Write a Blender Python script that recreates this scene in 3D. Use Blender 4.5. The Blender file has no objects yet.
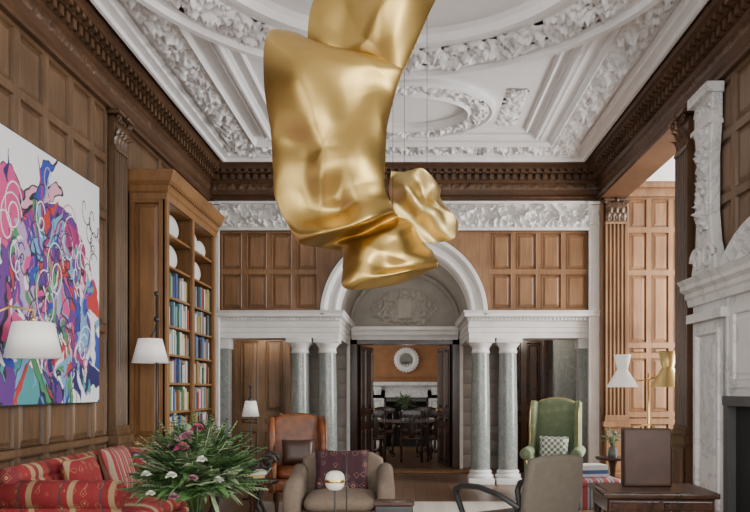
import bpy, bmesh, math, random
from mathutils import Vector, Matrix, noise
random.seed(7)
pi=math.pi; sin=math.sin; cos=math.cos
def T(x,y,z): return Matrix.Translation((x,y,z))
def RX(a): return Matrix.Rotation(a,4,'X')
def RY(a): return Matrix.Rotation(a,4,'Y')
def RZ(a): return Matrix.Rotation(a,4,'Z')
# ------------------------------------------------------------ materials
def nodes(name):
    m=bpy.data.materials.new(name); m.use_nodes=True
    nt=m.node_tree; b=nt.nodes['Principled BSDF']
    return m,nt,b
def L(nt,a,b): nt.links.new(a,b)
def mapping(nt,scale=(1,1,1),rot=(0,0,0)):
    tc=nt.nodes.new('ShaderNodeTexCoord'); mp=nt.nodes.new('ShaderNodeMapping')
    mp.inputs['Scale'].default_value=scale; mp.inputs['Rotation'].default_value=rot
    L(nt,tc.outputs['Object'],mp.inputs['Vector']); return mp.outputs['Vector']
def ramp(nt,stops,interp='LINEAR'):
    r=nt.nodes.new('ShaderNodeValToRGB'); cr=r.color_ramp; cr.interpolation=interp
    while len(cr.elements)>1: cr.elements.remove(cr.elements[-1])
    for i,(p,c) in enumerate(stops):
        e=cr.elements[0] if i==0 else cr.elements.new(p)
        e.position=p; e.color=(c[0],c[1],c[2],1)
    return r
def bump(nt,b,h,strength,dist=0.01):
    bp=nt.nodes.new('ShaderNodeBump'); bp.inputs['Strength'].default_value=strength; bp.inputs['Distance'].default_value=dist
    L(nt,h,bp.inputs['Height']); L(nt,bp.outputs['Normal'],b.inputs['Normal'])
def mat(name,col,rough=.6,metal=0,var=.12,scale=6,bmp=.0,sheen=0,emit=0):
    m,nt,b=nodes(name)
    v=mapping(nt); n=nt.nodes.new('ShaderNodeTexNoise'); n.inputs['Scale'].default_value=scale; n.inputs['Detail'].default_value=5
    L(nt,v,n.inputs['Vector'])
    lo=[max(0,c*(1-var)) for c in col]; hi=[min(1,c*(1+var)) for c in col]
    r=ramp(nt,[(.3,lo),(.7,hi)]); L(nt,n.outputs['Fac'],r.inputs['Fac']); L(nt,r.outputs['Color'],b.inputs['Base Color'])
    b.inputs['Roughness'].default_value=rough; b.inputs['Metallic'].default_value=metal
    if sheen: b.inputs['Sheen Weight'].default_value=sheen
    if emit:
        L(nt,r.outputs['Color'],b.inputs['Emission Color']); b.inputs['Emission Strength'].default_value=emit
    if bmp:
        n2=nt.nodes.new('ShaderNodeTexNoise'); n2.inputs['Scale'].default_value=scale*12; L(nt,v,n2.inputs['Vector'])
        bump(nt,b,n2.outputs['Fac'],bmp)
    return m
def wood(name,c1,c2,sc=(9,9,.8),rough=.42):
    m,nt,b=nodes(name)
    v=mapping(nt,sc); n=nt.nodes.new('ShaderNodeTexNoise'); n.inputs['Scale'].default_value=2.2; n.inputs['Detail'].default_value=8; n.inputs['Distortion'].default_value=1.2
    L(nt,v,n.inputs['Vector'])
    v2=mapping(nt,(1,1,1)); n2=nt.nodes.new('ShaderNodeTexNoise'); n2.inputs['Scale'].default_value=1.6
    L(nt,v2,n2.inputs['Vector'])
    ad=nt.nodes.new('ShaderNodeMath'); ad.operation='MULTIPLY_ADD'; ad.inputs[1].default_value=.5
    L(nt,n2.outputs['Fac'],ad.inputs[0]); 
    mu=nt.nodes.new('ShaderNodeMath'); mu.operation='MULTIPLY'; mu.inputs[1].default_value=.5
    L(nt,n.outputs['Fac'],mu.inputs[0]); L(nt,mu.outputs[0],ad.inputs[2])
    r=ramp(nt,[(.36,c1),(.62,c2)]); L(nt,ad.outputs[0],r.inputs['Fac'])
    # darkens the base colour in the recesses of mouldings
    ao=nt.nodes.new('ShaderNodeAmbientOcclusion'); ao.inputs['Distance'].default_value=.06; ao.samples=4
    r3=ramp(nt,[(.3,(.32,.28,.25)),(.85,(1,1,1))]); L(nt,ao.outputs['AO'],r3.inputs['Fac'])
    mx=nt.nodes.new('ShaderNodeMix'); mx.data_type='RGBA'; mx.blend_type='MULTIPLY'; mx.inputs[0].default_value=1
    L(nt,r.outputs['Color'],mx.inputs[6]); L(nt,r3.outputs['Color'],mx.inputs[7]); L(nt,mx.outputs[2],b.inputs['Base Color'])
    b.inputs['Roughness'].default_value=rough
    bump(nt,b,n.outputs['Fac'],.15,.004)
    return m
def marble(name,c1,c2,sc=4,rough=.25,dist=2.5):
    m,nt,b=nodes(name)
    v=mapping(nt,(1,1,.6)); n=nt.nodes.new('ShaderNodeTexNoise'); n.inputs['Scale'].default_value=sc; n.inputs['Detail'].default_value=9; n.inputs['Distortion'].default_value=dist
    n.inputs['Roughness'].default_value=.7
    L(nt,v,n.inputs['Vector']); r=ramp(nt,[(.3,c1),(.47,c2),(.5,c1),(.53,c2),(.75,c2)]); L(nt,n.outputs['Fac'],r.inputs['Fac'])
    L(nt,r.outputs['Color'],b.inputs['Base Color']); b.inputs['Roughness'].default_value=rough
    return m
def stripes(name,stops,freq,axis=0,rough=.85,motif=None,mscale=18,mth=.28):
    m,nt,b=nodes(name)
    tc=nt.nodes.new('ShaderNodeTexCoord'); s=nt.nodes.new('ShaderNodeSeparateXYZ'); L(nt,tc.outputs['Object'],s.inputs[0])
    mu=nt.nodes.new('ShaderNodeMath'); mu.operation='MULTIPLY'; mu.inputs[1].default_value=freq; L(nt,s.outputs[axis],mu.inputs[0])
    fr=nt.nodes.new('ShaderNodeMath'); fr.operation='FRACT'; L(nt,mu.outputs[0],fr.inputs[0])
    r=ramp(nt,stops,'CONSTANT'); L(nt,fr.outputs[0],r.inputs['Fac']); out=r.outputs['Color']
    if motif:
        vo=nt.nodes.new('ShaderNodeTexVoronoi'); vo.inputs['Scale'].default_value=mscale; vo.distance='MANHATTAN'; vo.inputs['Randomness'].default_value=.5; L(nt,tc.outputs['Object'],vo.inputs['Vector'])
        r2=ramp(nt,[(0,(0,0,0)),(mth*.55,(1,1,1)),(mth,(0,0,0)),(mth*1.7,(.6,.6,.6)),(mth*1.9,(0,0,0))],'CONSTANT'); L(nt,vo.outputs['Distance'],r2.inputs['Fac'])
        mx=nt.nodes.new('ShaderNodeMix'); mx.data_type='RGBA'; mx.inputs[7].default_value=(*motif,1)
        L(nt,r2.outputs['Color'],mx.inputs[0]); L(nt,out,mx.inputs[6]); out=mx.outputs[2]
    L(nt,out,b.inputs['Base Color']); b.inputs['Roughness'].default_value=rough
    return m
def checker(name,c1,c2,sc):
    m,nt,b=nodes(name); v=mapping(nt,(1,.01,1)); c=nt.nodes.new('ShaderNodeTexChecker'); c.inputs['Scale'].default_value=sc
    c.inputs['Color1'].default_value=(*c1,1); c.inputs['Color2'].default_value=(*c2,1); L(nt,v,c.inputs['Vector']); L(nt,c.outputs['Color'],b.inputs['Base Color']); b.inputs['Roughness'].default_value=.9
    return m
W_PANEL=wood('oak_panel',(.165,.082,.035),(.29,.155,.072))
W_LEFT=wood('oak_panel_dark',(.09,.049,.023),(.165,.095,.046))  # darker oak tone for the side and front walls
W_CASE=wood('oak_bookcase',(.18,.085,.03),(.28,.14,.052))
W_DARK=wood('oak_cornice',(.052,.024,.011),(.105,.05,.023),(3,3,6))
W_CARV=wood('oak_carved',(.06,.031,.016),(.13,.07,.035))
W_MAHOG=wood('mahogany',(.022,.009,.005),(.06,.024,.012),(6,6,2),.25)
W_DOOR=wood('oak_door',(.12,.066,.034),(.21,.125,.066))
PLASTER=mat('ceiling_plaster',(.82,.82,.825),.8,var=.03)
STONE=mat('white_stone',(.76,.755,.74),.55,var=.08,scale=4,bmp=.05)
STONE2=marble('veined_grey_marble',(.44,.44,.44),(.68,.675,.66),2.2,.4,1)
ASHLAR=mat('ashlar_stone',(.34,.32,.29),.7,var=.12,scale=3,bmp=.1)
COLM=marble('grey_green_marble',(.15,.175,.165),(.31,.335,.32),8,.2,1.8)
GOLD=mat('brushed_gold',(.57,.39,.125),.37,1,var=.08,scale=2)
GOLD2=mat('pale_gold',(.66,.50,.21),.45,1,var=.05)
BRASS=mat('brass',(.65,.45,.15),.3,1,var=.05)
BLACK=mat('black_metal',(.02,.02,.02),.4,var=.1)
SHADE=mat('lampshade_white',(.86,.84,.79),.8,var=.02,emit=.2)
LEATHER=mat('tan_leather',(.22,.07,.02),.38,var=.35,scale=9,bmp=.08)
LEATHERD=mat('dark_leather',(.055,.025,.015),.4,var=.25,scale=9,bmp=.08)
GREEN=stripes('sage_damask',[(0,(.14,.185,.10)),(.5,(.15,.195,.105))],8,0,motif=(.27,.30,.19),mscale=9,mth=.32)
TAUPE=mat('taupe_fabric',(.105,.088,.066),.9,var=.08,scale=20,bmp=.1)
GREIGE=mat('greige_fabric',(.20,.152,.112),.9,var=.1,scale=20,bmp=.1)
DKBOX=mat('brown_leather_box',(.04,.018,.011),.5,var=.2)
SOFA=stripes('kilim_stripe',[(0,(.27,.022,.026)),(.30,(.40,.27,.14)),(.42,(.27,.022,.026)),(.5,(.06,.03,.04)),(.53,(.40,.28,.16)),(.66,(.28,.03,.03)),(.84,(.17,.02,.025))],2.2,0,motif=(.42,.25,.12),mscale=13)
SOFA2=stripes('kilim_stripe_arm',[(0,(.27,.022,.026)),(.5,(.40,.27,.14)),(.64,(.27,.022,.026)),(.8,(.08,.05,.05)),(.85,(.27,.03,.03))],3.5,1,motif=(.42,.25,.12),mscale=12)
CUSHR=stripes('striped_cushion',[(0,(.27,.03,.035)),(.3,(.30,.24,.18)),(.4,(.05,.04,.07)),(.5,(.33,.06,.06)),(.8,(.34,.27,.19))],9,0)
CUSHD=stripes('embroidered_cushion',[(0,(.04,.012,.018)),(.5,(.05,.015,.022))],8,0,motif=(.30,.17,.11),mscale=10)
OTTO=stripes('ottoman_stripe',[(0,(.32,.06,.06)),(.3,(.40,.37,.35)),(.45,(.08,.10,.22)),(.6,(.34,.30,.27)),(.8,(.3,.05,.06))],9,0)
GING=checker('gingham',(.62,.64,.60),(.16,.20,.14),26)
RUG=stripes('cream_rug',[(0,(.55,.51,.45)),(.5,(.50,.46,.40))],4,0)
DINW=mat('ochre_wall',(.27,.12,.045),.7,var=.15)
LEAF=mat('leaf_green',(.06,.13,.035),.55,var=.5,scale=12)
LEAF2=mat('leaf_silver',(.19,.25,.13),.6,var=.35,scale=12)
PINK=mat('pink_petals',(.36,.05,.14),.7,var=.35,scale=30)
MAUVE=mat('mauve_petals',(.32,.15,.19),.7,var=.3,scale=30)
WHITEP=mat('white_petals',(.68,.68,.58),.7,var=.1,scale=30)
CERAM=mat('white_ceramic',(.70,.69,.66),.25,var=.03)
HEARTH=mat('hearth_black',(.015,.015,.015),.95)  # near-black face for the dark hearth openings
SLATE=mat('grey_slate',(.08,.08,.08),.6)
GLASSV=mat('glass_vase',(.16,.19,.17),.08,var=.05)
MIRR=mat('mirror_glass',(.8,.82,.82),.05,1,var=.01)
bkcols=[(.55,.53,.48),(.07,.12,.28),(.33,.04,.04),(.07,.17,.09),(.42,.32,.13),(.03,.03,.04),(.14,.28,.34),(.62,.60,.58),(.32,.15,.07),(.68,.66,.62)]
BOOKM=[mat('book_cover_%d'%i,c,.55,var=.1) for i,c in enumerate(bkcols)]
def floor_mat():
    m,nt,b=nodes('oak_floorboards')
    v=mapping(nt,(1,1,1),(0,0,pi/2)); br=nt.nodes.new('ShaderNodeTexBrick'); br.inputs['Scale'].default_value=1
    br.inputs['Brick Width'].default_value=2.2; br.inputs['Row Height'].default_value=.16; br.inputs['Mortar Size'].default_value=.004
    br.inputs['Color1'].default_value=(.12,.065,.037,1); br.inputs['Color2'].default_value=(.19,.11,.065,1); br.inputs['Mortar'].default_value=(.02,.01,.008,1)
    L(nt,v,br.inputs['Vector']); L(nt,br.outputs['Color'],b.inputs['Base Color']); b.inputs['Roughness'].default_value=.33
    return m
FLOOR=floor_mat()
# ------------------------------------------------------------ builder
class MB:
    def __init__(s): s.v=[];s.f=[];s.mi=[];s.sm=[];s.mats=[]
    def m(s,mt):
        if mt not in s.mats: s.mats.append(mt)
        return s.mats.index(mt)
    def add(s,vs,fs,mt,M=None,sm=False):
        o=len(s.v); k=s.m(mt)
        for p in vs:
            p=Vector(p); s.v.append(M@p if M else p)
        for f in fs: s.f.append([i+o for i in f]); s.mi.append(k); s.sm.append(sm)
    def box(s,x0,x1,y0,y1,z0,z1,mt,M=None):
        vs=[(x,y,z) for x in(x0,x1) for y in(y0,y1) for z in(z0,z1)]
        s.add(vs,[(0,1,3,2),(4,6,7,5),(0,4,5,1),(2,3,7,6),(0,2,6,4),(1,5,7,3)],mt,M)
    def bm(s,b,mt,M=None,sm=True):
        b.verts.index_update(); s.add([v.co.copy() for v in b.verts],[[v.index for v in f.verts] for f in b.faces],mt,M,sm); b.free()
    def rbox(s,x0,x1,y0,y1,z0,z1,r,mt,M=None,seg=3):
        b=bmesh.new(); bmesh.ops.create_cube(b,size=1)
        for v in b.verts: v.co=Vector(((x0+x1)/2+v.co.x*(x1-x0),(y0+y1)/2+v.co.y*(y1-y0),(z0+z1)/2+v.co.z*(z1-z0)))
        r=min(r,.49*min(x1-x0,y1-y0,z1-z0))
        bmesh.ops.bevel(b,geom=b.edges[:]+b.verts[:],offset=r,segments=seg,profile=.5,affect='EDGES')
        s.bm(b,mt,M)
    def cush(s,c,sz,mt,M=None,e=.45,n=20):
        vs=[];fs=[]
        sg=lambda x,p: math.copysign(abs(x)**p,x)
        for i in range(n+1):
            ph=-pi/2+pi*i/n
            for j in range(2*n):
                th=2*pi*j/(2*n)
                vs.append((c[0]+sz[0]/2*sg(cos(ph),.7)*sg(cos(th),e),c[1]+sz[1]/2*sg(cos(ph),.7)*sg(sin(th),e),c[2]+sz[2]/2*sg(sin(ph),.8)))
        for i in range(n):
            for j in range(2*n):
                k=(j+1)%(2*n); fs.append((i*2*n+j,i*2*n+k,(i+1)*2*n+k,(i+1)*2*n+j))
        s.add(vs,fs,mt,M,True)
    def pillow(s,w,h,d,mt,M,n=18):
        vs=[];fs=[]
        for sd in(1,-1):
            o=len(vs)
            for i in range(n+1):
                for j in range(n+1):
                    u=2*i/n-1; v=2*j/n-1; t=((1-u**4)*(1-v**4))**.5
                    pin=1-.07*(1-abs(v))*abs(u)**3; pin2=1-.07*(1-abs(u))*abs(v)**3
                    vs.append((u*w/2*pin,sd*d/2*t,v*h/2*pin2))
            for i in range(n):
                for j in range(n): q=o+i*(n+1)+j; fs.append((q,q+1,q+n+2,q+n+1))
        s.add(vs,fs,mt,M,True)
    def extr(s,outl,th,mt,M=None,bev=.02,seg=3,sm=True):
        b=bmesh.new(); vs=[b.verts.new((x,-th/2,z)) for x,z in outl]; f=b.faces.new(vs)
        r=bmesh.ops.extrude_face_region(b,geom=[f])
        for v in r['geom']:
            if isinstance(v,bmesh.types.BMVert): v.co.y=th/2
        if bev:
            ed=[e for e in b.edges if abs(e.verts[0].co.y-e.verts[1].co.y)<1e-5]
            bmesh.ops.bevel(b,geom=ed,offset=bev,segments=seg,profile=.5,affect='EDGES')
        bmesh.ops.recalc_face_normals(b,faces=b.faces)
        s.bm(b,mt,M,sm)
    def lathe(s,prof,mt,M=None,seg=28,sm=True):
        vs=[];fs=[];n=len(prof)
        for r,z in prof:
            for j in range(seg):
                a=2*pi*j/seg; vs.append((r*cos(a),r*sin(a),z))
        for i in range(n-1):
            for j in range(seg):
                k=(j+1)%seg; fs.append((i*seg+j,i*seg+k,(i+1)*seg+k,(i+1)*seg+j))
        s.add(vs,fs,mt,M,sm)
    def tube(s,pts,r,mt,M=None,seg=8):
        pts=[Vector(p) for p in pts]; n=len(pts)
        rr=r if isinstance(r,(list,tuple)) else [r]*n
        vs=[];fs=[]; up=Vector((0,0,1))
        prevx=None
        for i,p in enumerate(pts):
            d=(pts[min(i+1,n-1)]-pts[max(i-1,0)]).normalized()
            if prevx is None:
                x=d.cross(up if abs(d.z)<.95 else Vector((0,1,0))).normalized()
            else: x=(prevx-d*prevx.dot(d)).normalized()
            prevx=x; y=d.cross(x)
            for j in range(seg):
                a=2*pi*j/seg; vs.append(p+(x*cos(a)+y*sin(a))*rr[i])
        for i in range(n-1):
            for j in range(seg):
                k=(j+1)%seg; fs.append((i*seg+j,i*seg+k,(i+1)*seg+k,(i+1)*seg+j))
        fs.append(list(range(seg))); fs.append([(n-1)*seg+j for j in range(seg)])
        s.add(vs,fs,mt,M,True)
    def ball(s,c,r,mt,M=None,n=8,sc=(1,1,1)):
        s.cush(c,(2*r*sc[0],2*r*sc[1],2*r*sc[2]),mt,M,e=1,n=n)
    def sweep(s,mapf,As,prof,mt,sm=False,closed=False):
        vs=[];fs=[];n=len(prof)
        for a in As:
            for b,h in prof: vs.append(mapf(a,b,h))
        N=len(As)
        for i in range(N if closed else N-1):
            ii=(i+1)%N
            for j in range(n-1): fs.append((i*n+j,i*n+j+1,ii*n+j+1,ii*n+j))
        if not closed:
            fs.append(list(range(n))); fs.append([(N-1)*n+j for j in range(n)])
        s.add(vs,fs,mt,None,sm)
    def ornate(s,mapf,a0,a1,b0,b1,amp,mt,res=.015,freq=15,seed=0,per=.5):
        na=max(2,int((a1-a0)/res)); nb=max(3,int((b1-b0)/res)); vs=[];fs=[]
        for i in range(na+1):
            a=a0+(a1-a0)*i/na
            for j in range(nb+1):
                t=j/nb; b=b0+(b1-b0)*t; w=t*2-1
                p=Vector((a*freq,b*freq,seed*7.3))
                rd=1-abs(noise.noise(p))*2.6
                rd2=1-abs(noise.noise(p*2.1+Vector((3,5,1))))*2.2
                d=abs(w-.55*sin(a*2*pi/per)); st=math.exp(-(d*4)**2)
                cx=((a/per*2+.5)%1)-.5; sgn=1 if int(math.floor(a/per*2+.5))%2 else -1
                q=math.hypot(cx*1.6,(w+.25*sgn)*.8); fl=max(0,1-q*2.2)*(.6+.4*cos(6*math.atan2(w+.25*sgn,cx*2)))
                h=max(0,.5*rd+.3*rd2-.28)+.45*st*max(0,rd)+.7*fl
                e=min(1,(1-abs(w))*6)
                vs.append(mapf(a,b,amp*h*e))
        for i in range(na):
            for j in range(nb):
                o=i*(nb+1)+j; fs.append((o,o+1,o+nb+2,o+nb+1))
        s.add(vs,fs,mt,None,True)
    def cell(s,mapf,a0,a1,z0,z1,mt,st=.04,prof=None):
        prof=prof or [(0,0),(st,0),(st+.008,.008),(st+.018,-.018),(st+.03,-.018),(st+.06,-.004)]
        vs=[];fs=[]
        for ins,d in prof:
            for a,z in((a0+ins,z0+ins),(a1-ins,z0+ins),(a1-ins,z1-ins),(a0+ins,z1-ins)): vs.append(mapf(a,z,d))
        for i in range(len(prof)-1):
            for j in range(4):
                k=(j+1)%4; fs.append((i*4+j,i*4+k,(i+1)*4+k,(i+1)*4+j))
        o=(len(prof)-1)*4; fs.append((o,o+1,o+2,o+3)); s.add(vs,fs,mt)
    def grid(s,mapf,aa,zz,mt,st=.04):
        for i in range(len(aa)-1):
            for j in range(len(zz)-1): s.cell(mapf,aa[i],aa[i+1],zz[j],zz[j+1],mt,st)
    def build(s,name,loc=(0,0,0),rz=0,parent=None,sc=1):
        me=bpy.data.meshes.new(name); me.from_pydata([tuple(v) for v in s.v],[],s.f)
        for mt in s.mats: me.materials.append(mt)
        me.polygons.foreach_set('material_index',s.mi); me.polygons.foreach_set('use_smooth',s.sm)
        me.update()
        b=bmesh.new(); b.from_mesh(me); bmesh.ops.recalc_face_normals(b,faces=b.faces); b.to_mesh(me); b.free()
        ob=bpy.data.objects.new(name,me); ob.location=loc; ob.rotation_euler=(0,0,rz); ob.scale=(sc,)*3
        bpy.context.collection.objects.link(ob)
        if parent: ob.parent=parent
        return ob
def lin(a,b,n): return [a+(b-a)*i/n for i in range(n+1)]
HX=2.88; YB=10.3; YS=-2.0; ZC=4.74
# ------------------------------------------------------------ floor
b=MB(); b.box(-3.2,5.7,-2.4,18.5,-.1,0,FLOOR); b.build('floor')
b=MB(); b.rbox(-1.75,1.45,3.2,8.75,.0,.006,.002,RUG); b.build('rug')
b=MB(); b.rbox(-.98,1.3,11.75,12.25,0,.025,.008,W_CASE); b.build('trim_18')  # light oak board put in for a patch of warm light on the floor
# ------------------------------------------------------------ ceiling
b=MB(); b.box(-3.2,3.2,YS-.2,YB+.3,ZC,ZC+.15,PLASTER)
def frame(mb,x0,x1,y0,y1,prof,mt):
    vs=[];fs=[]
    for ins,h in prof:
        for x,y in((x0+ins,y0+ins),(x1-ins,y0+ins),(x1-ins,y1-ins),(x0+ins,y1-ins)): vs.append((x,y,ZC-h))
    for i in range(len(prof)-1):
        for j in range(4):
            k=(j+1)%4; fs.append((i*4+j,i*4+k,(i+1)*4+k,(i+1)*4+j))
    mb.add(vs,fs,mt)
rib=[(0,0),(0,.05),(.02,.07),(.04,.05),(.06,.05),(.075,.09),(.10,.09),(.115,.05),(.14,.04),(.14,0)]
wide=[(0,0),(0,.07),(.03,.1),(.06,.1),(.07,.06),(.15,.06),(.16,.03),(.2,.03),(.2,0)]
frame(b,-2.6,2.6,YS+.3,9.98,wide,PLASTER)
frame(b,-2.02,2.02,YS+.9,9.42,[(0,0),(0,.05),(.03,.08),(.06,.03),(.06,0)],PLASTER)
frame(b,-1.82,1.82,4.0,9.2,rib,PLASTER)
frame(b,-1.60,1.60,4.0,8.98,[(0,0),(0,.035),(.03,.045),(.05,.02),(.05,0)],PLASTER)
ZR=.02
b.ornate(lambda a,c,h:(2.03+c,a,ZC-ZR-h),YS+1,9.8,0,.34,.11,PLASTER,.017,seed=1,per=.45)
b.ornate(lambda a,c,h:(-2.03-c,a,ZC-ZR-h),YS+1,9.8,0,.34,.11,PLASTER,.017,seed=2,per=.45)
b.ornate(lambda a,c,h:(a,9.43+c,ZC-ZR-h),-2.4,2.4,0,.34,.11,PLASTER,.017,seed=3,per=.45)
CY=4.85
def ell(cx,cy,ax,ay): return lambda a,c,h:(cx+(ax+c)*cos(a),cy+(ay+c)*sin(a),ZC-h)
def ornring(cx,cy,ax,ay,w,amp,base,res=.017,seed=4,per=.45):
    R=(ax+ay)/2
    b.ornate(lambda a,c,h:(cx+(ax+c)*cos(a/R),cy+(ay+c)*sin(a/R),ZC-base-h),0,2*pi*R,0,w,amp,PLASTER,res,seed=seed,per=2*pi*R/round(2*pi*R/per))
AA=lin(0,2*pi,96)[:-1]
b.sweep(ell(0,CY,0,0),AA,[(0.01,.06),(1.2,.06),(1.5,.07),(1.55,.10),(1.58,.16),(1.64,.16),(1.66,.12),(2.22,.12),(2.24,.17),(2.3,.17),(2.34,.10),(2.38,.10),(2.38,0)],PLASTER,False,True)
ornring(0,CY,1.76,1.76,.40,.12,.12)
EY=8.3
b.sweep(ell(0,EY,.0,-.26),AA,[(.74,.0),(.74,.06),(.78,.09),(.82,.05),(1.04,.05),(1.06,.08),(1.1,.06),(1.1,0)],PLASTER,False,True)
ornring(0,EY,.83,.57,.20,.08,.05,.013,seed=6,per=.25)
for sx in(-1,1):
    b.ornate(lambda a,c,h:(sx*(1.16+c),a,ZC-.0-h),7.75,8.8,0,.26,.06,PLASTER,.017,seed=9,per=.5)
b.build('ceiling')
# ------------------------------------------------------------ cornice (trim)
cor=[(0,4.16),(.05,4.16),(.05,4.20),(.075,4.225),(.04,4.25),(.035,4.27),(.035,4.43),(.07,4.46),(.08,4.46),(.08,4.54),(.15,4.55),(.16,4.575),(.22,4.59),(.22,4.65),(.25,4.67),(.28,4.735),(.28,4.74),(0,4.74)]
CUBE=[(0,1,3,2),(4,6,7,5),(0,4,5,1),(2,3,7,6),(0,2,6,4),(1,5,7,3)]
def cornice(name,mapf,a0,a1):
    b=MB(); b.sweep(mapf,[a0,a1],cor,W_DARK)
    n=int((a1-a0)/.11)
    for i in range(n):
        a=a0+.03+i*(a1-a0)/n
        vs=[mapf(x,d,z) for x in(a,a+.06) for d in(.07,.135) for z in(4.465,4.54)]
        b.add(vs,CUBE,W_CARV)
        vs=[mapf(x,d,z) for x in(a,a+.055) for d in(.15,.215) for z in(4.55,4.59)]
        b.add(vs,CUBE,W_CARV)
    b.ornate(lambda a,c,h:mapf(a,.036+h,c),a0,a1,4.335,4.43,.03,W_CARV,.02,freq=14,per=.16)
    return b.build(name)
cornice('trim_1',lambda a,d,z:(-HX+d,a,z),YS,YB)
cornice('trim_2',lambda a,d,z:(HX-d,a,z),YS,YB)
cornice('trim_3',lambda a,d,z:(a,YB-d,z),-HX,HX)
# ------------------------------------------------------------ side walls
b=MB()
mL=lambda a,z,d:(-HX+d,a,z)
ROWS=[.12,.92,2.0,3.1,3.66,4.16]
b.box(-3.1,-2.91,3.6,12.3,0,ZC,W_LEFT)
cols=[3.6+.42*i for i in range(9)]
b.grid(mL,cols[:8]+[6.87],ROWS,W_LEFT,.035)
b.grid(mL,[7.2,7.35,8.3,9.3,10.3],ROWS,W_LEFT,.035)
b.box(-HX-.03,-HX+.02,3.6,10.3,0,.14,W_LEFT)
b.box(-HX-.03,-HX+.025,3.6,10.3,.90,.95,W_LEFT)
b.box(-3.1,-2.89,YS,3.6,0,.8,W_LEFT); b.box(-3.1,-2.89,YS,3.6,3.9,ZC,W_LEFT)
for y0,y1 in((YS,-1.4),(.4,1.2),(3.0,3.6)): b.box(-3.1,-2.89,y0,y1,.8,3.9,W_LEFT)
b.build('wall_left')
b=MB(); mR=lambda a,z,d:(HX-d,a,z)
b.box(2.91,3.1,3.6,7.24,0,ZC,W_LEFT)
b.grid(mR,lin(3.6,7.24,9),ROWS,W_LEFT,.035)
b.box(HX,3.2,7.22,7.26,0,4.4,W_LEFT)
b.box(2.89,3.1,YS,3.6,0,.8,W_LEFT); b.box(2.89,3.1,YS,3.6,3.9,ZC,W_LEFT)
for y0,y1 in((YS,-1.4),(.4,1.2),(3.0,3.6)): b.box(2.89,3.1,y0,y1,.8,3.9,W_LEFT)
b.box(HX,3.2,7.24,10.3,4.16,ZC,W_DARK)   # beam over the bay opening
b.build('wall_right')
b=MB()
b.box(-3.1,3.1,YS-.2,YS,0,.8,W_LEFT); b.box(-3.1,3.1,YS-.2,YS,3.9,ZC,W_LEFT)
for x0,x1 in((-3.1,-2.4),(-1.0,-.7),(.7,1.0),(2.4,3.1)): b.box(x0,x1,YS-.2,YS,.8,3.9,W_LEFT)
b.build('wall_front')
def window(name,mapf,a0,a1,z0,z1):
    b=MB()
    def bx(A0,A1,Z0,Z1,d0=-.1,d1=.03):
        vs=[mapf(a,z,d) for a in(A0,A1) for z in(Z0,Z1) for d in(d0,d1)]
        b.add(vs,CUBE,STONE)
    for A in(a0,a1-.06): bx(A,A+.06,z0,z1)
    for Z in(z0,z1-.06): bx(a0,a1,Z,Z+.06)
    bx((a0+a1)/2-.02,(a0+a1)/2+.02,z0,z1,-.07,-.03)
    for k in(1,2,3): bx(a0,a1,z0+(z1-z0)*k/4-.02,z0+(z1-z0)*k/4+.02,-.07,-.03)
    b.build(name)
def area(name,loc,rot,sx,sy,p,col=(1,1,1)):
    l=bpy.data.lights.new(name,'AREA'); l.shape='RECTANGLE'; l.size=sx; l.size_y=sy; l.energy=p; l.color=col
    o=bpy.data.objects.new(name,l); o.location=loc; o.rotation_euler=rot; bpy.context.collection.objects.link(o)
DAY=(1.0,.98,.945)
wn=1
for x0,x1 in((-2.4,-1.0),(-.7,.7),(1.0,2.4)):  # unseen windows behind the camera, put in with area lights as daylight
    window('window_%d'%wn,lambda a,z,d:(a,YS+d,z),x0,x1,.8,3.9); 
    area('daylight_%d'%wn,((x0+x1)/2,YS-.25,2.35),(pi/2,0,0),1.4,3.0,90,DAY); wn+=1
for y0,y1 in((-1.4,.4),(1.2,3.0)):  # unseen side windows with area lights, added to light the hall
    window('window_%d'%wn,lambda a,z,d:(-HX+d,a,z),y0,y1,.8,3.9); area('daylight_%d'%wn,(-3.15,(y0+y1)/2,2.35),(0,-pi/2,0),3.0,1.7,70,DAY); wn+=1
    window('window_%d'%wn,lambda a,z,d:(HX-d,a,z),y0,y1,.8,3.9); area('daylight_%d'%wn,(3.15,(y0+y1)/2,2.35),(0,pi/2,0),3.0,1.7,260,DAY); wn+=1
# ------------------------------------------------------------ bay on the right
b=MB()
mBf=lambda a,z,d:(a,10.15-d,z)
b.box(2.88,5.5,10.2,10.4,0,4.5,W_PANEL)
b.box(2.86,2.9,10.15,10.3,0,4.16,W_PANEL)
b.grid(mBf,[3.24,3.56,3.88,4.2,4.52,4.84,5.16,5.48],[.12,.95,1.05,1.9,2.05,3.1,3.72,4.2],W_PANEL,.035)
b.box(3.2,5.5,10.1,10.2,4.2,4.4,W_PANEL); b.box(3.2,5.5,10.05,10.2,4.32,4.4,W_PANEL); b.box(3.2,5.5,10.11,10.2,0,.14,W_PANEL)
b.build('wall_bay_back')
b=MB(); b.box(3.2,5.7,7.06,7.24,0,4.5,W_PANEL); b.box(5.5,5.7,7.2,10.4,0,.7,W_PANEL); b.box(5.5,5.7,7.2,10.4,4.0,4.5,W_PANEL)
b.box(5.5,5.7,7.2,7.4,.7,4,W_PANEL); b.box(5.5,5.7,9.9,10.4,.7,4,W_PANEL); b.build('wall_bay_side')
b=MB(); b.box(3.2,5.7,7.06,10.4,4.4,4.6,PLASTER); b.build('ceiling_bay')
window('window_%d'%wn,lambda a,z,d:(5.5-d,a,z),7.4,9.9,.7,4.0); area('daylight_%d'%wn,(5.75,8.6,2.35),(0,pi/2,0),3.2,2.4,600,DAY)
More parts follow.
